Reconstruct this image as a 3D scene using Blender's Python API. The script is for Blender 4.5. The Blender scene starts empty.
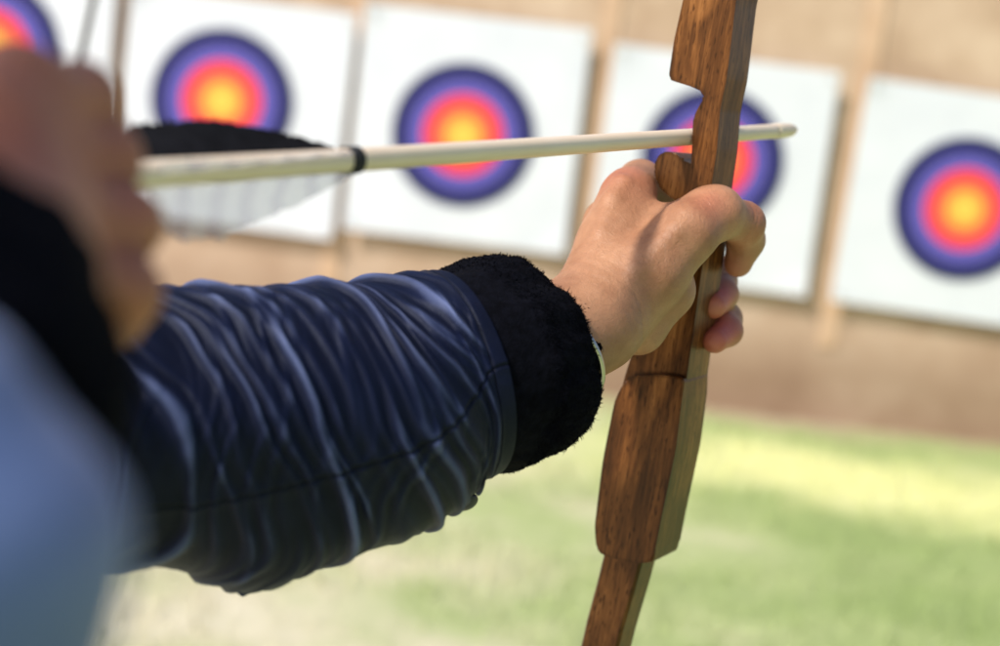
import bpy, bmesh, math, random
import numpy as np
from mathutils import Vector, Matrix, noise
random.seed(4); np.random.seed(4)
R=math.radians
scn=bpy.context.scene; col=scn.collection
scn.view_settings.view_transform='Standard'; scn.view_settings.look='None'; scn.view_settings.exposure=0
# ---------------- camera
F=1389.0
CAMZ=1.3
rot=(Matrix.Rotation(R(90-6.7),3,'X') @ Matrix.Rotation(R(7.2),3,'Z'))
cl=Vector((0,0,CAMZ))
cam=bpy.data.cameras.new('camera'); co=bpy.data.objects.new('camera',cam); col.objects.link(co)
co.matrix_world=Matrix.Translation(cl)@rot.to_4x4()
cam.lens=50; cam.sensor_width=36; cam.clip_start=.01; cam.clip_end=500
cam.dof.use_dof=True; cam.dof.focus_distance=.582; cam.dof.aperture_fstop=5.5
scn.camera=co
def Cm(x,y,z): return cl+rot@Vector((x,y,z))
def P(px,py,d): return Cm((px-500)/F*d,-(py-323)/F*d,-d)
WALLY=8.1
def hit_y(px,py,Y):
    v=rot@Vector(((px-500)/F,-(py-323)/F,-1)); return cl+v*((Y-cl.y)/v.y)
# ---------------- materials
def mat(name):
    m=bpy.data.materials.new(name); m.use_nodes=True; nt=m.node_tree
    return m,nt,nt.nodes['Principled BSDF']
def N(nt,t,**kw):
    n=nt.nodes.new(t)
    for k,v in kw.items():
        if k in n.inputs: n.inputs[k].default_value=v
        else: setattr(n,k,v)
    return n
def ramp(nt,stops,interp='LINEAR'):
    n=nt.nodes.new('ShaderNodeValToRGB'); cr=n.color_ramp; cr.interpolation=interp
    while len(cr.elements)>1: cr.elements.remove(cr.elements[-1])
    cr.elements[0].position=stops[0][0]; cr.elements[0].color=(*stops[0][1],1)
    for p,c in stops[1:]:
        e=cr.elements.new(p); e.color=(*c,1)
    return n
def noisy(name,c1,c2,scale,rough=.6,bump=.0,bscale=None,stretch=None,coord='Object',dist=.002,detail=6,spec=.5):
    m,nt,b=mat(name); L=nt.links
    tc=N(nt,'ShaderNodeTexCoord'); mp=N(nt,'ShaderNodeMapping')
    if stretch: mp.inputs['Scale'].default_value=stretch
    L.new(tc.outputs[coord],mp.inputs[0])
    n=N(nt,'ShaderNodeTexNoise',Scale=scale,Detail=detail); L.new(mp.outputs[0],n.inputs['Vector'])
    r=ramp(nt,[(.3,c1),(.7,c2)]); L.new(n.outputs[0],r.inputs[0]); L.new(r.outputs[0],b.inputs['Base Color'])
    b.inputs['Roughness'].default_value=rough; b.inputs['Specular IOR Level'].default_value=spec
    if bump:
        n2=N(nt,'ShaderNodeTexNoise',Scale=bscale or scale*4,Detail=4); L.new(mp.outputs[0],n2.inputs['Vector'])
        bp=N(nt,'ShaderNodeBump',Strength=bump,Distance=dist); L.new(n2.outputs[0],bp.inputs['Height']); L.new(bp.outputs[0],b.inputs['Normal'])
    return m
# skin
M={}
def skin(name,c1,c2):
    m,nt,b=mat(name); L=nt.links; tc=N(nt,'ShaderNodeTexCoord')
    n=N(nt,'ShaderNodeTexNoise',Scale=38,Detail=8,Roughness=.65); L.new(tc.outputs['Object'],n.inputs['Vector'])
    r=ramp(nt,[(.3,c1),(.7,c2)]); L.new(n.outputs[0],r.inputs[0])
    a=N(nt,'ShaderNodeAttribute',attribute_name='red'); 
    mx=N(nt,'ShaderNodeMix',data_type='RGBA'); L.new(a.outputs['Fac'],mx.inputs['Factor']); L.new(r.outputs[0],mx.inputs['A']); mx.inputs['B'].default_value=(.58,.13,.09,1)
    L.new(mx.outputs['Result'],b.inputs['Base Color'])
    b.inputs['Roughness'].default_value=.40
    b.inputs['Subsurface Weight'].default_value=.05; b.inputs['Subsurface Radius'].default_value=(1,.35,.2); b.inputs['Subsurface Scale'].default_value=.004
    n2=N(nt,'ShaderNodeTexNoise',Scale=380,Detail=7,Roughness=.7,Distortion=.8); L.new(tc.outputs['Object'],n2.inputs['Vector'])
    bp=N(nt,'ShaderNodeBump',Strength=.6,Distance=.0010); L.new(n2.outputs[0],bp.inputs['Height']); L.new(bp.outputs[0],b.inputs['Normal'])
    return m
M['skin']=skin('skin',(.29,.125,.060),(.51,.265,.148))
def denim(name,dark,mid,light,sheen=.35,rough=.55,spec=.5):
    m,nt,b=mat(name); L=nt.links; tc=N(nt,'ShaderNodeTexCoord')
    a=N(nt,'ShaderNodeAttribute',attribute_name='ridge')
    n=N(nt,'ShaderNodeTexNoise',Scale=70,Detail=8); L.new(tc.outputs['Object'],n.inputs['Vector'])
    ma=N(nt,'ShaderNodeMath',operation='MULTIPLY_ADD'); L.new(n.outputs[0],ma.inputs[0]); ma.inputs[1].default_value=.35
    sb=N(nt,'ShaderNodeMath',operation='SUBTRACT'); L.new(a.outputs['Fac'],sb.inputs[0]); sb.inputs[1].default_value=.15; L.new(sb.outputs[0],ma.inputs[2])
    r=ramp(nt,[(.0,dark),(.45,mid),(1.0,light)]); L.new(ma.outputs[0],r.inputs[0]); L.new(r.outputs[0],b.inputs['Base Color'])  # fold highlights on ridges and shade in hollows painted into the colour
    b.inputs['Roughness'].default_value=rough; b.inputs['Sheen Weight'].default_value=sheen; b.inputs['Sheen Roughness'].default_value=.3; b.inputs['Sheen Tint'].default_value=(.5,.6,1,1)
    b.inputs['Specular Tint'].default_value=(.7,.78,1,1); b.inputs['Specular IOR Level'].default_value=spec
    w=N(nt,'ShaderNodeTexNoise',Scale=1400,Detail=2); L.new(tc.outputs['Object'],w.inputs['Vector'])
    bp=N(nt,'ShaderNodeBump',Strength=.45,Distance=.0005); L.new(w.outputs[0],bp.inputs['Height']); L.new(bp.outputs[0],b.inputs['Normal'])
    return m
M['denim']=denim('navy_denim',(.0010,.0018,.008),(.0060,.0095,.034),(.10,.130,.27),.05,.55,.22)
M['denim2']=denim('sunlit_denim',(.06,.095,.22),(.105,.16,.335),(.18,.25,.48))  # lighter copy of the jacket denim, sunlight painted into its colour
M['fleece']=noisy('black_fleece',(.0010,.0011,.0026),(.0035,.004,.008),300,1,.4,900,spec=.08)
M['hair']=noisy('dark_hair',(.02,.012,.008),(.05,.03,.02),30,.5,.5,80,(1,1,.1))
M['trouser']=noisy('trouser_cloth',(.02,.02,.025),(.04,.04,.05),30,.9)
M['shoe']=noisy('shoe_leather',(.03,.02,.015),(.05,.035,.03),30,.5)
M['metal']=noisy('steel',(.5,.48,.45),(.65,.62,.58),50,.3); M['metal'].node_tree.nodes['Principled BSDF'].inputs['Metallic'].default_value=1
M['thread']=noisy('black_thread',(.006,.006,.008),(.02,.02,.025),300,.8,.5,900)
M['button']=noisy('dark_button',(.01,.01,.02),(.03,.03,.05),100,.35)
M['string']=noisy('string_cord',(.05,.04,.04),(.10,.09,.08),300,.8)
M['shaft']=noisy('pale_wood',(.84,.68,.51),(.90,.76,.60),25,.35,detail=3)
M['bfeather']=noisy('black_feather',(.003,.003,.005),(.010,.010,.014),200,.9,spec=.2)
def barred():
    m,nt,b=mat('barred_feather'); L=nt.links; uv=N(nt,'ShaderNodeUVMap')
    w=N(nt,'ShaderNodeTexWave',Scale=2.2,Distortion=3.5); mp=N(nt,'ShaderNodeMapping'); mp.inputs['Scale'].default_value=(.9,.25,1)
    L.new(uv.outputs[0],mp.inputs[0]); L.new(mp.outputs[0],w.inputs['Vector'])
    r=ramp(nt,[(.3,(.76,.77,.82)),(.9,(.24,.26,.38))]); L.new(w.outputs[0],r.inputs[0]); L.new(r.outputs[0],b.inputs['Base Color'])
    b.inputs['Roughness'].default_value=.7
    tr=N(nt,'ShaderNodeBsdfTransparent'); tl=N(nt,'ShaderNodeBsdfTranslucent'); tl.inputs[0].default_value=(.7,.7,.78,1)
    m1=N(nt,'ShaderNodeMixShader'); m1.inputs[0].default_value=.25; L.new(b.outputs[0],m1.inputs[1]); L.new(tl.outputs[0],m1.inputs[2])
    m2=N(nt,'ShaderNodeMixShader'); m2.inputs[0].default_value=.45; L.new(m1.outputs[0],m2.inputs[1]); L.new(tr.outputs[0],m2.inputs[2])
    L.new(m2.outputs[0],nt.nodes['Material Output'].inputs[0])
    return m
M['wfeather']=barred()
def wood(name,gain):
    m,nt,b=mat(name); L=nt.links; tc=N(nt,'ShaderNodeTexCoord')
    mp=N(nt,'ShaderNodeMapping'); mp.inputs['Scale'].default_value=(1,1,.06); L.new(tc.outputs['Object'],mp.inputs[0])
    n=N(nt,'ShaderNodeTexNoise',Scale=460,Detail=8,Roughness=.68,Distortion=.3); L.new(mp.outputs[0],n.inputs['Vector'])
    mp2=N(nt,'ShaderNodeMapping'); mp2.inputs['Scale'].default_value=(1,1,.4); L.new(tc.outputs['Object'],mp2.inputs[0])
    n2=N(nt,'ShaderNodeTexNoise',Scale=38,Detail=6,Roughness=.55,Distortion=.8); L.new(mp2.outputs[0],n2.inputs['Vector'])
    mp3=N(nt,'ShaderNodeMapping'); mp3.inputs['Scale'].default_value=(1,1,.16); L.new(tc.outputs['Object'],mp3.inputs[0])
    vo=N(nt,'ShaderNodeTexNoise',Scale=1000,Detail=1); L.new(mp3.outputs[0],vo.inputs['Vector'])
    pore=ramp(nt,[(.31,(.25,.18,.14)),(.40,(1,1,1))]); L.new(vo.outputs[0],pore.inputs[0])
    ma=N(nt,'ShaderNodeMath',operation='MULTIPLY_ADD'); L.new(n.outputs[0],ma.inputs[0]); ma.inputs[1].default_value=.45
    mm=N(nt,'ShaderNodeMath',operation='MULTIPLY'); L.new(n2.outputs[0],mm.inputs[0]); mm.inputs[1].default_value=.55; L.new(mm.outputs[0],ma.inputs[2])
    c=lambda *x: tuple(v*gain for v in x)
    r=ramp(nt,[(.37,c(.030,.010,.0033)),(.47,c(.105,.037,.010)),(.56,c(.22,.086,.024)),(.69,c(.42,.19,.063))]); L.new(ma.outputs[0],r.inputs[0])
    mx=N(nt,'ShaderNodeMix',data_type='RGBA',blend_type='MULTIPLY'); mx.inputs['Factor'].default_value=1; L.new(r.outputs[0],mx.inputs['A']); L.new(pore.outputs[0],mx.inputs['B'])
    # grime rubbed into the arrises
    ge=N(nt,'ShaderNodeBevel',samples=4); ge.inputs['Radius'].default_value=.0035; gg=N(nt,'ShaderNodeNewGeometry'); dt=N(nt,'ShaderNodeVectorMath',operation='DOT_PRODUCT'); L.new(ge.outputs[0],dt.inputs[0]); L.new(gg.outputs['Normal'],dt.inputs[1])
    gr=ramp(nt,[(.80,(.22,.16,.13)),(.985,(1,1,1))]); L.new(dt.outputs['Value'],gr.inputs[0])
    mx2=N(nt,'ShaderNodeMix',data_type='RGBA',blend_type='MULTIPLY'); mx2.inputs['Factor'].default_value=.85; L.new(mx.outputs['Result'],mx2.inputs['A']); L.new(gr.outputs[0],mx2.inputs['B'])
    L.new(mx2.outputs['Result'],b.inputs['Base Color'])
    b.inputs['Roughness'].default_value=.34; b.inputs['Specular IOR Level'].default_value=.40; b.inputs['Specular Tint'].default_value=(1,.70,.45,1); b.inputs['Coat Weight'].default_value=.05; b.inputs['Coat Roughness'].default_value=.16
    bp=N(nt,'ShaderNodeBump',Strength=.35,Distance=.0006); L.new(ma.outputs[0],bp.inputs['Height']); L.new(bp.outputs[0],b.inputs['Normal'])
    return m
M['wood']=wood('varnished_wood',1); M['dwood']=wood('shaded_wood',.45)  # second, darker copy paints shade onto the arrow shelf
def rings():
    m,nt,b=mat('printed_rings'); L=nt.links; tc=N(nt,'ShaderNodeTexCoord'); ln=N(nt,'ShaderNodeVectorMath',operation='LENGTH')
    L.new(tc.outputs['Object'],ln.inputs[0])
    s=N(nt,'ShaderNodeMath',operation='MULTIPLY'); L.new(ln.outputs['Value'],s.inputs[0]); s.inputs[1].default_value=1/.41
    Y=(.92,.60,.10); B=(.12,.10,.46); D=(.020,.022,.11); W=(.55,.45,.6)
    st=[(0,Y),(.12,(.90,.44,.07)),(.25,(.88,.18,.06)),(.40,W),(.402,(.80,.045,.09)),(.57,W),(.573,B),(.68,(.4,.38,.58)),(.685,(.07,.065,.34)),(.79,(.3,.3,.5)),(.795,D),(1.0,D)]
    r=ramp(nt,st,'CONSTANT'); L.new(s.outputs[0],r.inputs[0]); L.new(r.outputs[0],b.inputs['Base Color'])
    b.inputs['Roughness'].default_value=.7; b.inputs['Specular IOR Level'].default_value=.25
    return m
M['rings']=rings()
M['paper']=noisy('target_paper',(.66,.71,.79),(.73,.78,.85),3,.8,.2,6,dist=.01)
M['board']=noisy('boss_foam',(.42,.33,.22),(.5,.4,.28),20,.9)
def wallmat():
    m,nt,b=mat('weathered_wall'); L=nt.links; tc=N(nt,'ShaderNodeTexCoord')
    n=N(nt,'ShaderNodeTexNoise',Scale=1.6,Detail=8,Roughness=.65); L.new(tc.outputs['Object'],n.inputs['Vector'])
    r=ramp(nt,[(.3,(.40,.275,.185)),(.5,(.54,.40,.285)),(.7,(.67,.53,.40))]); L.new(n.outputs[0],r.inputs[0])
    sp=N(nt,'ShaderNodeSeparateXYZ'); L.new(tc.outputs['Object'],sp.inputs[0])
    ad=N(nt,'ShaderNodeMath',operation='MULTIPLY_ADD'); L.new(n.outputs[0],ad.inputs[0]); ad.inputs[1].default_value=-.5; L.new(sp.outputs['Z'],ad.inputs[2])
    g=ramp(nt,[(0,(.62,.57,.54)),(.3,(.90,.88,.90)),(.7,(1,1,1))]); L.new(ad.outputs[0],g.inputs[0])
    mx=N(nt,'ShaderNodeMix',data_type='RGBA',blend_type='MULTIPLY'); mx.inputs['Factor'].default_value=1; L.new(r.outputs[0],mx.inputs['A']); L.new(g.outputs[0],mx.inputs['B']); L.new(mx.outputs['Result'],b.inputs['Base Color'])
    b.inputs['Roughness'].default_value=.9
    return m
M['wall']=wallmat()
M['batten']=noisy('batten_wood',(.54,.36,.23),(.64,.46,.32),8,.8)
def lawn(name,gain):
    m,nt,b=mat(name); L=nt.links; tc=N(nt,'ShaderNodeTexCoord')
    n=N(nt,'ShaderNodeTexNoise',Scale=1.1,Detail=8,Roughness=.65); L.new(tc.outputs['Object'],n.inputs['Vector'])
    sp=N(nt,'ShaderNodeSeparateXYZ'); L.new(tc.outputs['Object'],sp.inputs[0])
    # worn straw-coloured ground on the left, fresher green on the right
    m1=N(nt,'ShaderNodeMath',operation='MULTIPLY_ADD'); L.new(sp.outputs['X'],m1.inputs[0]); m1.inputs[1].default_value=-.22; 
    n5=N(nt,'ShaderNodeMath',operation='MULTIPLY_ADD'); L.new(n.outputs[0],n5.inputs[0]); n5.inputs[1].default_value=1.4; n5.inputs[2].default_value=-.12; L.new(n5.outputs[0],m1.inputs[2])
    c=lambda *x: tuple(v*gain for v in x)
    r=ramp(nt,[(.2,c(.31,.40,.16)),(.45,c(.41,.48,.23)),(.75,c(.63,.60,.43)),(.95,c(.76,.71,.58))]); L.new(m1.outputs[0],r.inputs[0])
    # sunlit band in front of the wall, painted into the grass colour
    my=N(nt,'ShaderNodeMath',operation='MULTIPLY_ADD'); L.new(n.outputs[0],my.inputs[0]); my.inputs[1].default_value=2.2; L.new(sp.outputs['Y'],my.inputs[2])
    mr=N(nt,'ShaderNodeMapRange'); L.new(my.outputs[0],mr.inputs['Value']); mr.inputs['From Min'].default_value=6.2; mr.inputs['From Max'].default_value=9.6
    g=ramp(nt,[(0,(0,0,0)),(.12,(.05,.05,.05)),(.32,(.9,.9,.9)),(.46,(.9,.9,.9)),(.66,(.1,.1,.1))]); L.new(mr.outputs[0],g.inputs[0])
    mx_=N(nt,'ShaderNodeMapRange'); L.new(sp.outputs['X'],mx_.inputs['Value']); mx_.inputs['From Min'].default_value=.1; mx_.inputs['From Max'].default_value=1.3; mx_.inputs['To Min'].default_value=.2
    mu=N(nt,'ShaderNodeMath',operation='MULTIPLY'); L.new(g.outputs[0],mu.inputs[0]); L.new(mx_.outputs[0],mu.inputs[1])
    mx=N(nt,'ShaderNodeMix',data_type='RGBA'); L.new(mu.outputs[0],mx.inputs['Factor']); L.new(r.outputs[0],mx.inputs['A']); mx.inputs['B'].default_value=(*c(.74,.75,.38),1)
    # bare earth along the foot of the wall
    mb=N(nt,'ShaderNodeMapRange'); L.new(my.outputs[0],mb.inputs['Value']); mb.inputs['From Min'].default_value=8.6; mb.inputs['From Max'].default_value=9.3
    mx3=N(nt,'ShaderNodeMix',data_type='RGBA'); L.new(mb.outputs[0],mx3.inputs['Factor']); L.new(mx.outputs['Result'],mx3.inputs['A']); mx3.inputs['B'].default_value=(*c(.42,.34,.24),1)
    L.new(mx3.outputs['Result'],b.inputs['Base Color']); b.inputs['Roughness'].default_value=.9; b.inputs['Specular IOR Level'].default_value=.2
    return m
M['ground']=lawn('lawn_soil',.95); M['grass']=lawn('grass_blades',1.06)
# ---------------- helpers
def link(name,me,m=None,parent=None,smooth=True):
    o=bpy.data.objects.new(name,me); col.objects.link(o)
    if m: me.materials.append(m)
    if smooth:
        me.polygons.foreach_set('use_smooth',[True]*len(me.polygons))
    if parent is not None: o.parent=parent; o.matrix_parent_inverse=parent.matrix_world.inverted()
    return o
def tag(o,label=None,cat=None,group=None,kind=None):
    for k,v in (('label',label),('category',cat),('group',group),('kind',kind)):
        if v: o[k]=v
    return o
def empty(name,mw):
    o=bpy.data.objects.new(name,None); col.objects.link(o); o.matrix_world=mw; o.empty_display_size=.05
    return o
def mesh(verts,faces):
    me=bpy.data.meshes.new('m'); me.from_pydata([tuple(v) for v in verts],[],faces); me.update(); return me
def box(bm,x0,x1,y0,y1,z0,z1):
    vs=[bm.verts.new((x,y,z)) for x in (x0,x1) for y in (y0,y1) for z in (z0,z1)]
    for f in ((0,1,3,2),(4,6,7,5),(0,4,5,1),(2,3,7,6),(0,2,6,4),(1,5,7,3)): bm.faces.new([vs[i] for i in f])
def bmobj(name,bm,m,parent=None,smooth=False):
    bmesh.ops.recalc_face_normals(bm,faces=bm.faces)
    me=bpy.data.meshes.new(name); bm.to_mesh(me); bm.free(); return link(name,me,m,parent,smooth)
def catmull(pts,t):
    n=len(pts)-1; x=min(max(t,0),1)*n; i=min(int(x),n-1); f=x-i
    p0=pts[max(i-1,0)];p1=pts[i];p2=pts[i+1];p3=pts[min(i+2,n)]
    return .5*((2*p1)+(p2-p0)*f+(2*p0-5*p1+4*p2-p3)*f*f+(3*p1-p0-3*p2+p3)*f**3)
CU=rot@Vector((0,1,0))
def loft(pts,rad,nu,nt,disp=None,caps=False,up=None,attr=True):
    up=up or CU
    C=[catmull(pts,i/(nu-1)) for i in range(nu)]; Rr=[catmull(rad,i/(nu-1)) for i in range(nu)]
    verts=[];att=[];u=0
    for i in range(nu):
        T=(C[min(i+1,nu-1)]-C[max(i-1,0)]).normalized()
        U=(up-T*up.dot(T)).normalized(); V=T.cross(U)
        if i: u+=(C[i]-C[i-1]).length
        for j in range(nt):
            th=2*math.pi*j/nt; h,a=(disp(u,th,i/(nu-1)) if disp else (0,0))
            verts.append(C[i]+(U*math.cos(th)+V*math.sin(th))*(Rr[i]+h)); att.append(a)
    faces=[(i*nt+j,i*nt+(j+1)%nt,(i+1)*nt+(j+1)%nt,(i+1)*nt+j) for i in range(nu-1) for j in range(nt)]
    if caps:
        faces.append(tuple(range(nt))[::-1]); faces.append(tuple((nu-1)*nt+j for j in range(nt)))
    me=mesh(verts,faces)
    if attr:
        at=me.attributes.new('ridge','FLOAT','POINT'); at.data.foreach_set('value',att)
    return me
def sdf_grad(p,A,B,ra,rb,k):
    ab=B-A; L=(ab**2).sum(1)+1e-12; n=len(A)
    m=np.full(len(p),1e9)
    ds=[]
    for i in range(n):
        t=np.clip(((p-A[i])@ab[i])/L[i],0,1); v=p-(A[i]+t[:,None]*ab[i])
        d=np.sqrt((v**2).sum(1))-(ra[i]+t*(rb[i]-ra[i])); ds.append(d); m=np.minimum(m,d)
    W=np.zeros(len(p)); G=np.zeros_like(p)
    for i in range(n):
        idx=np.where(ds[i]-m<k*9)[0]
        if len(idx)==0: continue
        w=np.exp(-(ds[i][idx]-m[idx])/k); q=p[idx]
        t=np.clip(((q-A[i])@ab[i])/L[i],0,1); v=q-(A[i]+t[:,None]*ab[i]); v/=np.maximum(np.linalg.norm(v,axis=1),1e-9)[:,None]
        W[idx]+=w; G[idx]+=v*w[:,None]
    return m-k*np.log(W),G/W[:,None]
def sdf_mesh(segs,voxel,k,redpts=(),post=None):
    bm=bmesh.new()
    for a,b,ra,rb in segs:
        n=max(2,int((a-b).length/(min(ra,rb)*.35))+1)
        for i in range(n+1):
            t=i/n; bmesh.ops.create_icosphere(bm,subdivisions=2,radius=ra+(rb-ra)*t,matrix=Matrix.Translation(a.lerp(b,t)))
    me=bpy.data.meshes.new('tmp'); bm.to_mesh(me); bm.free()
    o=bpy.data.objects.new('tmp',me); col.objects.link(o)
    md=o.modifiers.new('r','REMESH'); md.mode='VOXEL'; md.voxel_size=voxel
    sm=o.modifiers.new('s','SMOOTH'); sm.factor=.5; sm.iterations=4
    dg=bpy.context.evaluated_depsgraph_get(); me2=bpy.data.meshes.new_from_object(o.evaluated_get(dg))
    bpy.data.objects.remove(o)
    p=np.empty(len(me2.vertices)*3); me2.vertices.foreach_get('co',p); p=p.reshape(-1,3)
    A=np.array([s[0][:] for s in segs]);B=np.array([s[1][:] for s in segs]);ra=np.array([s[2] for s in segs]);rb=np.array([s[3] for s in segs])
    for it in range(3):
        d,g=sdf_grad(p,A,B,ra,rb,k)
        g2=g/np.maximum(np.linalg.norm(g,axis=1),.3)[:,None]**2
        p=p-g2*np.clip(d,-.004,.004)[:,None]
    if post is not None: p=post(p,g)
    me2.vertices.foreach_set('co',p.ravel()); me2.update()
    red=np.zeros(len(p))
    for c,r,s in redpts:
        red=np.maximum(red,s*np.exp(-((p-np.array(c[:]))**2).sum(1)/r**2))
    at=me2.attributes.new('red','FLOAT','POINT'); at.data.foreach_set('value',red)
    return me2
def chain(pts):
    return [(pts[i][0],pts[i+1][0],pts[i][1],pts[i+1][1]) for i in range(len(pts)-1)]
# ---------------- world, sun
w=bpy.data.worlds.new('World'); scn.world=w; w.use_nodes=True; nt=w.node_tree
sky=nt.nodes.new('ShaderNodeTexSky'); sky.sky_type='NISHITA'; sky.sun_disc=False
src=Vector((-.62,-.50,.74)).normalized()
sky.sun_elevation=math.asin(src.z); sky.sun_rotation=math.atan2(src.x,src.y)
sky.dust_density=3
nt.links.new(sky.outputs[0],nt.nodes['Background'].inputs[0]); nt.nodes['Background'].inputs[1].default_value=.13
sl=bpy.data.lights.new('sun','SUN'); sl.energy=4.2; sl.angle=R(5); sl.color=(1,.94,.86)
so=bpy.data.objects.new('sun',sl); col.objects.link(so); so.rotation_euler=(-src).to_track_quat('-Z','Y').to_euler()
# ---------------- ground, grass, wall
g=link('ground',mesh([(-60,-60,0),(60,-60,0),(60,60,0),(-60,60,0)],[(0,1,2,3)]),M['ground'],smooth=False); tag(g,kind='structure')
vs=[];fs=[]
for i in range(42000):
    y=random.uniform(2.6,WALLY-.02); x=random.uniform(-.42*y-.6,.42*y+.8)
    dn=noise.noise(Vector((x*1.3,y*1.3,0)))
    if dn<-.2 and random.random()<.8: continue
    if y>7.5 and random.random()<(y-7.5)*1.4: continue
    h=random.uniform(.02,.05)*(1+.5*dn); a=random.uniform(0,6.28); wd=random.uniform(.002,.004)
    dx,dy=math.cos(a)*wd,math.sin(a)*wd; lx,ly=random.uniform(-.03,.03),random.uniform(-.03,.03); k=len(vs)
    vs+=[(x-dx,y-dy,0),(x+dx,y+dy,0),(x+dx*.6+lx*.4,y+dy*.6+ly*.4,h*.6),(x-dx*.6+lx*.4,y-dy*.6+ly*.4,h*.6),(x+lx,y+ly,h)]
    fs+=[(k,k+1,k+2,k+3),(k+3,k+2,k+4)]
gr=link('grass',mesh(vs,fs),M['grass'],smooth=False); tag(gr,'short mottled green and straw coloured lawn grass','grass',kind='stuff')
wr=empty('wall',Matrix.Translation((0,WALLY,0)))
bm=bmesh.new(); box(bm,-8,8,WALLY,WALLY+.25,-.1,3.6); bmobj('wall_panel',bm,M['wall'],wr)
bm=bmesh.new(); box(bm,-8.05,8.05,WALLY-.05,WALLY+.3,3.6,3.7); bmobj('coping',bm,M['batten'],wr)
for px,py in ((112,60),(350,90),(597,130),(852,180),(1090,200)):
    q=hit_y(px,py,WALLY); bm=bmesh.new(); box(bm,q.x-.05,q.x+.05,WALLY-.012,WALLY-.001,.45,3.6); bmobj('batten',bm,M['batten'],wr)
tag(wr,'weathered tan panelled wall with timber battens behind the targets','wall')
# ---------------- targets
spec=[((-11,48),(-2,52),0,'leftmost white target sheet, only its right half inside the photo'),
      ((222,101),(233,113),.3,'white target sheet above the black arrow feather, second from left'),
      ((463,135),(466,130),-.4,'white target sheet above the middle of the arrow shaft'),
      ((712,160),(711,171),.2,'white target sheet half hidden behind the wooden bow'),
      ((964,209),(960,206),1.2,'rightmost white target sheet, right of the bow')]
for (cx,cy),(qx,qy),rr,lab in spec:
    c=hit_y(cx,cy,WALLY-.07); q=hit_y(qx,qy,WALLY-.07)
    root=empty('archery_target',Matrix.Translation(c)@Matrix.Rotation(R(rr),4,'Y'))
    root_mw=root.matrix_world.copy(); off=Vector((q.x-c.x,0,q.z-c.z)); bpy.context.view_layer.update()
    H=.645; n=14; v=[];f=[]
    for i in range(n+1):
        for j in range(n+1):
            x=-H+2*H*i/n; z=-H+2*H*j/n
            e=max(0,abs(x)/H-.8)*max(0,abs(z)/H-.8)*.5
            v.append(root_mw@(off+Vector((x,-.004-e-.003*abs(noise.noise(Vector((x*2+cx,z*2,0)))),z))))
    for i in range(n):
        for j in range(n): a=i*(n+1)+j; f.append((a,a+n+1,a+n+2,a+1))
    link('paper_sheet',mesh(v,f),M['paper'],root)
    bm=bmesh.new(); box(bm,off.x-.6,off.x+.6,.003,.056,off.z-.6,off.z+.6); bmesh.ops.transform(bm,matrix=root_mw,verts=bm.verts); bmobj('backing_board',bm,M['board'],root)
    v=[Vector((0,0,0))]+[Vector((math.cos(a)*.41,0,math.sin(a)*.41)) for a in [2*math.pi*i/64 for i in range(64)]]
    o=link('printed_rings',mesh(v,[(0,1+(i+1)%64,1+i) for i in range(64)]),M['rings'],smooth=False); o.parent=root; o.location=(0,-.013,0)
    for sx in(-1,1):
        for sz in(-1,1):
            bm=bmesh.new(); bmesh.ops.create_uvsphere(bm,u_segments=8,v_segments=6,radius=.012,matrix=root_mw@Matrix.Translation(off+Vector((sx*.6,-.02,sz*.6)))); bmobj('pin',bm,M['metal'],root)
    tag(root,lab,'target','archery targets in a row on the wall')
# ---------------- bow
tdir=(rot@Vector((.254,.067,-.385))).normalized()          # shooting direction
adir=(rot@Vector((.205,1,.10))).normalized(); adir=(adir-tdir*adir.dot(tdir)*.6).normalized()
wdir=tdir.cross(adir).normalized()
if wdir.dot(rot@Vector((1,0,0)))<0: wdir=-wdir
tdir=adir.cross(wdir).normalized()
if tdir.dot(rot@Vector((0,0,-1)))<0: tdir=-tdir
O=P(708,190,.628)
BM=Matrix((( wdir.x,tdir.x,adir.x,O.x),(wdir.y,tdir.y,adir.y,O.y),(wdir.z,tdir.z,adir.z,O.z),(0,0,0,1)))
bow=empty('recurve_bow',BM); BI=BM.inverted()
def onface(px,py):
    v=rot@Vector(((px-500)/F,-(py-323)/F,-1)); s=(O-cl).dot(tdir)/v.dot(tdir); q=BI@(cl+v*s); return q.x,q.z
def smoothpoly(pts,it=2,c=.09):
    for k in range(it):
        out=[]; cc=c if k==0 else .25
        for i in range(len(pts)):
            a=pts[i];b=pts[(i+1)%len(pts)]
            out+=[(a[0]*(1-cc)+b[0]*cc,a[1]*(1-cc)+b[1]*cc),(a[0]*cc+b[0]*(1-cc),a[1]*cc+b[1]*(1-cc))]
        pts=out
    return pts
def extr(bm,px,t0,t1,it=2,bev=.003):
    pl=smoothpoly([onface(*p) for p in px],it)
    a=[bm.verts.new((x,t0,z)) for x,z in pl]; b=[bm.verts.new((x,t1,z)) for x,z in pl]
    n=len(pl); f1=bm.faces.new(a); f2=bm.faces.new(b[::-1]); sides=[bm.faces.new((a[i],b[i],b[(i+1)%n],a[(i+1)%n])) for i in range(n)]
    ed=[e for e in set(list(f1.edges)+list(f2.edges))]
    bmesh.ops.bevel(bm,geom=ed,offset=bev,segments=4,profile=.55,affect='EDGES',clamp_overlap=True)
out=[(712,-140),(764,-140),(750,-60),(736,0),(727,78),(720,110),(717,150),(711,190),(706,240),(699,290),(688,370),(676,450),(660,520),(652,556),(628,556),(604,548),(601,520),(606,450),(626,372),(650,300),(668,240),(678,200),(684,190),(690,175),(692,150),(693,118),(699,106),(704,98),(704,92),(690,86),(670,80),(669,74),(674,40),(683,0),(698,-70)]
bm=bmesh.new(); extr(bm,out,0,.0235,2,.0022)
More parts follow.
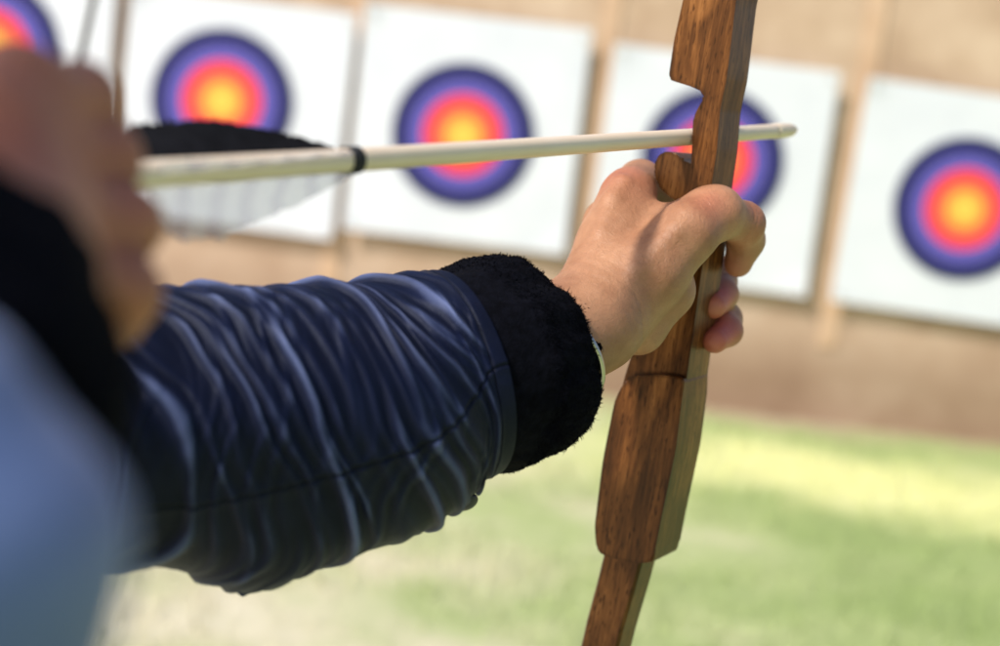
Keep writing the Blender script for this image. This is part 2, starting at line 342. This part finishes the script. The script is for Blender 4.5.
low=[(628,380),(640,375),(664,374),(688,377),(679,450),(664,520),(656,562),(638,562),(612,556),(600,550),(598,525),(606,460),(618,400)]
extr(bm,low,-.0035,.0245,2,.0022)
ro=bmobj('riser',bm,M['wood'],None); ro.parent=bow
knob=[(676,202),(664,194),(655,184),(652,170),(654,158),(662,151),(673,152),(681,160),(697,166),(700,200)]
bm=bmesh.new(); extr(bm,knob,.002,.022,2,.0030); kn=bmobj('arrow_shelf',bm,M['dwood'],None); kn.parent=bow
def limb(name,top):
    if top: x0,z0=onface(738,-130); sgn=1; w0=.024
    else: x0,z0=onface(623,548); sgn=-1; w0=.0205
    bm=bmesh.new(); prev=None; n=26
    for i in range(n+1):
        s=i/n; z=z0+sgn*.56*s*(1-.12*s); y=.011-.30*s**1.9+(.03*max(0,s-.8)*5*(s-.8)*5 if s>.8 else 0)
        x=x0
        hw=w0*(1-.45*s)/2; ht=.0095*(1-.6*s)
        if not top: 
            xa,_=onface(623,548); xb,_=onface(599,646); x=x0+(xb-xa)*min(1,(z0-z)/.045)*.9
        ang=math.atan2(-.30*1.9*s**.9,.56)*sgn
        ring=[bm.verts.new((x+a*hw,y+b*ht*math.cos(ang),z+b*ht*math.sin(-ang))) for a,b in ((-1,-.8),(-.88,-1),(.88,-1),(1,-.8),(1,.8),(.88,1),(-.88,1),(-1,.8))]
        if prev:
            for k in range(8): bm.faces.new((prev[k],prev[(k+1)%8],ring[(k+1)%8],ring[k]))
        else: bm.faces.new(ring[::-1])
        prev=ring
        last=Vector((x,y,z))
    bm.faces.new(prev)
    o=bmobj(name,bm,M['wood'],None); o.parent=bow; return last
tt=limb('upper_limb',True); tb=limb('lower_limb',False)
# ---------------- arrow
def apt(px): 
    return P(px,130+(790-px)*.0685,1/(1.35+.00216*(790-px)))
tip=apt(794); nock=apt(48); ad=(tip-nock).normalized()
AU=(CU-ad*CU.dot(ad)).normalized(); AV=ad.cross(AU).normalized()
if AV.dot(rot@Vector((0,0,1)))<0: AV=-AV
ar=empty('arrow',Matrix.Translation(nock)); bpy.context.view_layer.update()
def tube(a,b,ra,rb,n=24,rings=2):
    return loft([a,a.lerp(b,.5),b],[ra,(ra+rb)/2,rb],rings,n,caps=True,up=AU,attr=False)
sh_end=apt(774)
link('shaft',loft([nock,nock.lerp(sh_end,.5),sh_end],[.0038,.0038,.0038],60,24,caps=True,up=AU,attr=False),M['shaft'],ar)
link('arrowhead',loft([sh_end,sh_end.lerp(tip,.4),sh_end.lerp(tip,.8),tip],[.0040,.0040,.0034,.0020],16,24,caps=True,up=AU,attr=False),M['shaft'],ar)
link('thread_wrap',tube(apt(356),apt(345),.0044,.0044,24,3),M['thread'],ar)
link('nock',tube(nock-ad*.004,nock+ad*.01,.0042,.0042),M['thread'],ar)
def feather(ang,H,m,sd_=0,ex=.8,kn_=.66):
    a=apt(352); b=apt(150); dirn=(AU*math.cos(ang)+AV*math.sin(ang)); v=[];f=[];n=90;k=5;uvs=[]
    for i in range(n+1):
        s=i/n; h=H*(min(1,s/kn_)**ex)*(1 if s<.84 else max(.25,1-((s-.84)/.16)**2*.6))
        h*=1+.10*noise.noise(Vector((s*14,sd_,0)))+.05*noise.noise(Vector((s*60,sd_,3)))
        for j in range(k+1):
            r=.0036+h*j/k; q=a.lerp(b,s)+dirn*r-ad*(.35*h*j/k)+(dirn.cross(ad))*.0012*math.sin(j/k*2+s*5)
            v.append(q+Vector((0,0,random.uniform(-.0004,.0004)))); uvs.append((s,j/k))
    for i in range(n):
        for j in range(k): c=i*(k+1)+j; f.append((c,c+k+1,c+k+2,c+1))
    me=mesh(v,f); uv=me.uv_layers.new(name='UVMap')
    for l in me.loops: uv.data[l.index].uv=uvs[l.vertex_index]
    return link('feather',me,m,ar)
feather(R(-38),.0138,M['bfeather'],1,.55,.55)['label']='black feather on top of the shaft'
feather(R(172),.0150,M['wfeather'],5,.75,.66)['label']='pale barred feather under the shaft'
feather(R(75),.007,M['wfeather'],9)
tag(ar,'pale wooden arrow with black and barred feathers resting on the bow','arrow')
# string
TW=BM@tt; BW=BM@tb
nk=nock+ad*.002
bm=bmesh.new()
for a,b in ((TW,nk),(nk,BW)):
    T=(b-a).normalized(); U=T.orthogonal().normalized(); V=T.cross(U); rg=[[bm.verts.new(q+(U*math.cos(t)+V*math.sin(t))*.0009) for t in [2*math.pi*i/8 for i in range(8)]] for q in (a,b)]
    for i in range(8): bm.faces.new((rg[0][i],rg[0][(i+1)%8],rg[1][(i+1)%8],rg[1][i]))
bpy.context.view_layer.update()
bmobj('bow_string',bm,M['string'],bow)
tag(bow,'brown varnished wooden bow gripped by the outstretched hand','bow')
# ---------------- person
per=empty('person',Matrix.Translation((-.45,-.02,0))); bpy.context.view_layer.update()
S=lambda px,py,d,r:(P(px,py,d),r)
segs=[]
segs+=chain([S(430,400,.54,.026),S(520,360,.568,.0250),S(590,321,.592,.0222),S(622,284,.605,.0202)])
segs+=chain([S(597,304,.598,.0198),S(614,246,.617,.0164),S(627,199,.632,.0130)])      # index metacarpal
segs+=chain([S(600,320,.598,.0185),S(648,272,.600,.0163),S(686,233,.603,.0132),S(712,214,.612,.0112),S(717,213,.613,.0115)])  # thumb root
segs+=chain([S(628,232,.629,.0166),S(672,232,.622,.0118),S(700,212,.615,.0092)])      # web
segs+=chain([S(610,322,.61,.018),S(638,326,.612,.0118),S(666,290,.612,.012),S(650,250,.618,.0165)])      # heel of hand
segs+=chain([S(600,322,.577,.0022),S(640,266,.5856,.0028),S(676,231,.5908,.0028),S(708,208,.6022,.0032)])  # thumb tendon
segs+=chain([S(586,290,.585,.0022),S(601,236,.6018,.0027),S(612,202,.6155,.0037),S(622,186,.622,.0050)])     # index tendon and knuckle
segs+=chain([S(716,214,.614,.0110),S(729,218,.622,.0087),S(743,223,.630,.0093),S(746,240,.644,.0080),S(738,263,.650,.0066)])   # thumb
segs+=chain([S(630,192,.638,.0116),S(640,182,.662,.0100),S(668,192,.69,.009),S(712,208,.695,.0085),S(728,222,.68,.0078)])
segs+=chain([S(610,225,.645,.013),S(630,225,.685,.0105),S(676,245,.71,.009),S(710,266,.70,.0080),S(721,281,.682,.0072),S(723,294,.668,.0067),S(714,306,.652,.0058)])
segs+=chain([S(606,262,.645,.013),S(625,270,.685,.010),S(668,290,.706,.009),S(706,308,.697,.0078),S(726,319,.678,.0072),S(727,331,.664,.0068),S(715,341,.650,.0058)])
segs+=chain([S(606,300,.635,.013),S(622,312,.672,.0095),S(660,325,.69,.008),S(690,338,.68,.0070),S(700,343,.665,.0060)])
red=[(P(738,263,.652),.010,.6),(P(719,299,.655),.013,1.0),(P(722,336,.652),.015,1.0),(P(743,226,.63),.012,.35),(P(622,186,.63),.013,.4),(P(710,208,.60),.010,.3)]
# drawing hand
h2=[]; kk=.88
S2=lambda px,py,d,r:S(px,py,d*kk,r*kk)
h2+=chain([S2(-70,400,.225,.024),S2(-30,300,.25,.023),S2(10,225,.29,.018)])
for a,b,c in (((30,100,.295),(80,98,.312),(84,132,.33)),((40,158,.295),(104,158,.315),(98,190,.335)),((46,220,.29),(124,224,.31),(116,252,.33)),((48,280,.285),(122,292,.302),(116,322,.32))):
    h2+=chain([S2(8,220,.275,.012),S2(*a,.0092),S2(*b,.0076),S2(*c,.0066)])
h2+=chain([S2(0,200,.27,.012),S2(-5,130,.28,.010),S2(15,80,.29,.0080)])
red+=[(P(60,180,.26),.05,.45),(P(113,228,.27),.018,.5),(P(110,290,.27),.018,.5)]
segs+=h2
# head and neck, out of frame to the left
Hc=Vector((-.325,.075,1.50))
def W(x,y,z,r): return (Vector((x,y,z)),r)
fw=tdir.copy(); fw.z=0; fw.normalize(); sd=Vector((fw.y,-fw.x,0)); upz=Vector((0,0,1))
def Hd(f,s,u,r): return (Hc+fw*f+sd*s+upz*u,r)
segs+=chain([Hd(-.01,0,.03,.082),Hd(.02,0,.0,.074)])+chain([Hd(.02,0,-.03,.06),Hd(.06,0,-.075,.032)])
segs+=chain([Hd(-.01,0,-.05,.05),Hd(-.04,0,-.14,.052),W(-.41,0,1.22,.055)])
segs+=chain([Hd(.088,0,.0,.009),Hd(.106,0,-.025,.011)])+chain([Hd(.085,-.018,-.055,.008),Hd(.085,.018,-.055,.008)])
for s in(-1,1): segs+=chain([Hd(-.005,s*.078,.01,.014),Hd(0,s*.078,-.02,.010)])+chain([Hd(.075,s*.03,.005,.012),Hd(.076,s*.034,.005,.012)])
# arms inside the jacket, one continuous body
segs+=chain([S(430,400,.54,.026),S(345,420,.525,.028),S(125,425,.475,.028),S(-180,460,.38,.032),(Cm(-.36,-.12,-.10),.034),W(-.41,0,1.2,.04)])
segs+=chain([S2(-70,400,.225,.024),S(-150,500,.185,.020),(Cm(-.19,-.11,-.08),.024),(Cm(-.30,-.16,.08),.03),(Cm(-.42,-.14,.04),.034),W(-.41,0,1.2,.04)])
wax=(P(640,275,.61)-P(560,340,.58)).normalized(); wax=np.array(wax[:]); wc=np.array(P(600,316,.596)[:])
tax=np.array((P(743,223,.630)-P(716,214,.614)).normalized()[:]); tcn=np.array(P(742,222,.628)[:])
def crease(p,g):
    n=g/np.maximum(np.linalg.norm(g,axis=1),1e-6)[:,None]; h=np.zeros(len(p))
    s=(p-wc)@wax; dm=np.exp(-((p-wc)**2).sum(1)/.035**2)
    for c0,a0 in ((-.004,.0004),(.003,.0006),(.009,.0003)): h-=a0*dm*np.exp(-((s-c0+.0012*np.sin(p[:,2]*240))/.0009)**2)
    s=(p-tcn)@tax; dm=((p-tcn)**2).sum(1)<.016**2
    for c0 in (-.004,-.0015,.001,.0035): h-=.00045*dm*np.exp(-((s-c0+.0006*np.sin(p[:,2]*500))/.00055)**2)
    return p+n*h[:,None]
body=link('body',sdf_mesh(segs,.0014,.0016,red,crease),M['skin'],per)
segs=chain([Hd(-.025,0,.045,.087),Hd(-.045,0,.0,.078),Hd(-.06,0,-.10,.05),Hd(-.07,0,-.2,.03)])
link('hair',sdf_mesh(segs,.008,.006),M['hair'],per)
# sleeve
base=[P(462,374,.554),P(422,386,.546),P(350,416,.527),P(240,425,.500),P(125,427,.475),P(10,432,.448),P(-180,462,.38),Cm(-.33,-.095,-.22),Cm(-.38,-.13,-.09)]
rad=[.0425,.0443,.0503,.0497,.0465,.046,.052,.064,.07]
def wn(x,y,z,s=0): return noise.noise(Vector((x+s,y,z)))
def hsh(i): return (math.sin(i*127.1+11.7)*43758.5453)%1
def fold(ph,width,c,s,sd_,lo=.35):
    i=math.floor(ph); f=ph-i
    x=f-(.5+.3*(hsh(i+sd_)-.5)); x=x/(width*(.75+.5*hsh(i*2.3+sd_))*(1.35 if x<0 else .75))
    am=lo+(1-lo)*hsh(i*1.7+sd_+3)
    am*=max(0,min(1,.68+1.7*wn(i*3.7+sd_,c*1.1,s*1.1)))
    return am*math.exp(-x*x)
def disp(u,th,t):
    c,s=math.cos(th),math.sin(th)
    th2=th if th<math.pi else th-2*math.pi      # visible: -pi..0
    wl=wn(u*10,c*.8,s*.8,3)
    wl2=wn(u*30,c*2.1,s*2.1,8)
    r1=fold((u-.009*th2)/.0112+2.0*wl+.35*wl2,.20,c,s,0,.3)
    r2=fold((u-.016*th2)/.0082+2.8*wl+.4*wl2+.5,.21,c,s,50,.2)
    r3=fold((u+.002*th2)/.0060+2.0*wn(u*14,c*1.2,s*1.2,77),.24,c,s,90,.1)
    e=min(1,u/.012)
    h=.0031*r1+.0022*r2+.0010*r3+.0040*wn(u*17,c*1.3,s*1.3,70)
    fade=1 if t<.7 else max(0,(1-t)/.3)
    bul=math.exp(-((u-.095)/.020)**2)*max(0,-c+.1*s)**4
    h=h*e*fade+.010*bul
    ths=-(1.45+.62*min(1,u/.13)); dl=abs(th2-ths)*.045
    sm=math.exp(-(dl/.0006)**2); h+=.0006*math.exp(-(dl/.003)**2)-.0008*sm
    hem=math.exp(-((u-.0045)/.0005)**2); h-=.0007*hem
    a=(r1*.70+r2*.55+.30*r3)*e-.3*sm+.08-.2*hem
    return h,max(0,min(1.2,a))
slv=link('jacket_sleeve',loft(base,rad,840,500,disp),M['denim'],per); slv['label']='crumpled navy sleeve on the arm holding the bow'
def cuff(name,pts,rad,n,tuft,label,amp=1):
    def dc(u,th,t):
        c,s=math.cos(th),math.sin(th); e=min(1,max(0,(t-.10)/.18))
        return e*amp*(.0050*wn(u*30,c*2.0,s*2.0,41)+.0012*wn(u*70,c*6,s*6,1)+.0005*wn(u*160,c*13,s*13,9)),0
    me=loft(pts,rad,n,260,dc,attr=False)
    vs=[v.co.copy() for v in me.vertices]; nrm=[v.normal.copy() for v in me.vertices]
    o=link(name,me,M['fleece'],per); o['label']=label
    v=[];f=[]
    for _ in range(tuft):
        i=random.randrange(int(len(vs)*.22),int(len(vs)*.78)); p=vs[i]; nn=nrm[i]
        t=Vector((random.gauss(0,1),random.gauss(0,1),random.gauss(0,1))).normalized()
        rim=i/len(vs)>.45
        d1=(nn*.5+t).normalized(); d2=(t-nn*.5).normalized(); L=random.uniform(.0003,.0008)*(2.2 if rim and random.random()<.14 else 1); sdv=nn.cross(t)
        if sdv.length<.01: continue
        sdv=sdv.normalized()*.00016; k=len(v)
        q1=p+d1*L; q2=q1+d2*L*.9
        v+=[p-sdv*1.5,p+sdv*1.5,q1+sdv,q1-sdv,q2]; f+=[(k,k+1,k+2,k+3),(k+3,k+2,k+4)]
    link('fleece_fibre',mesh(v,f),M['fleece'],o,False)['kind']='stuff'
    return o
bpy.context.view_layer.update()
cuff('fleece_cuff',[P(438,382,.543),P(458,376,.551),P(484,368,.562),P(506,362,.570),P(518,358,.576),P(522,357,.578),P(517,358,.575),P(500,364,.568)],[.0375,.0402,.0434,.0434,.0410,.0360,.0315,.029],120,24000,'black fleece cuff at the bow hand wrist')
bc=P(466,502,.545); bm=bmesh.new(); bmesh.ops.create_uvsphere(bm,u_segments=20,v_segments=12,radius=.0050,matrix=Matrix.Translation(bc)@rot.to_4x4()@Matrix.Rotation(R(50),4,'X')@Matrix.Rotation(R(20),4,'Y')@Matrix.Diagonal((1,1,.5,1))); bmobj('button',bm,M['button'],per,True)
# bracelet
bm=bmesh.new(); c=P(557,350,.580); ax=Vector(wax); U=ax.orthogonal().normalized(); V=ax.cross(U)
n=64;k=8;ring=[]
for i in range(n):
    a=2*math.pi*i/n; rd=U*math.cos(a)+V*math.sin(a); ring.append([bm.verts.new(c+rd*(.0244+.0009*math.cos(b))+ax*.0013*math.sin(b)) for b in [2*math.pi*j/k for j in range(k)]])
for i in range(n):
    for j in range(k): bm.faces.new((ring[i][j],ring[(i+1)%n][j],ring[(i+1)%n][(j+1)%k],ring[i][(j+1)%k]))
bmobj('bracelet',bm,M['metal'],per,True)
# draw arm sleeve + cuff
def disp2(u,th,t):
    c,s=math.cos(th),math.sin(th)
    n1=wn(u*14,c*1.5,s*1.5,90); n2=wn(u*40,c*2,s*2,95); return .003*n1+.0015*n2,.5+.6*n1+.3*n2
s2=link('jacket_sleeve',loft([P(-160,480,.185),P(-205,575,.160),P(-330,700,.135),Cm(-.20,-.13,-.05),Cm(-.30,-.16,.08),Cm(-.42,-.14,.04)],[.0260,.0283,.0325,.045,.055,.07],120,90,disp2),M['denim2'],per); s2['label']='sunlit blue sleeve of the drawing arm at the left edge'
cuff('fleece_cuff',[P(-150,500,.180),P(-135,450,.188),P(-110,400,.195),P(-85,345,.204),P(-72,315,.210),P(-80,335,.205)],[.028,.0313,.0327,.0308,.0265,.0225],50,3000,'dark fleece cuff of the drawing hand',.5)
# torso, legs
segs=chain([W(-.40,.10,1.17,.075),W(-.44,-.14,1.17,.075)])+chain([W(-.42,-.02,1.10,.12),W(-.44,-.02,.85,.115),W(-.45,-.02,.74,.13)])
link('jacket_body',sdf_mesh(segs,.012,.012),M['denim'],per)
for s in(-1,1):
    y=-.02+s*.09
    segs=chain([W(-.45,y*.9,.78,.10),W(-.45,y+s*.05,.42,.068),W(-.46,y+s*.09,.06,.05)])
    link('trouser_leg',sdf_mesh(segs,.012,.01),M['trouser'],per)
    segs=chain([W(-.47,y+s*.09,.045,.042),W(-.36,y+s*.09,.035,.033)])
    link('shoe',sdf_mesh(segs,.01,.006),M['shoe'],per)
tag(per,'archer in navy jacket with black fleece cuffs, holding the bow and drawing the arrow','person')
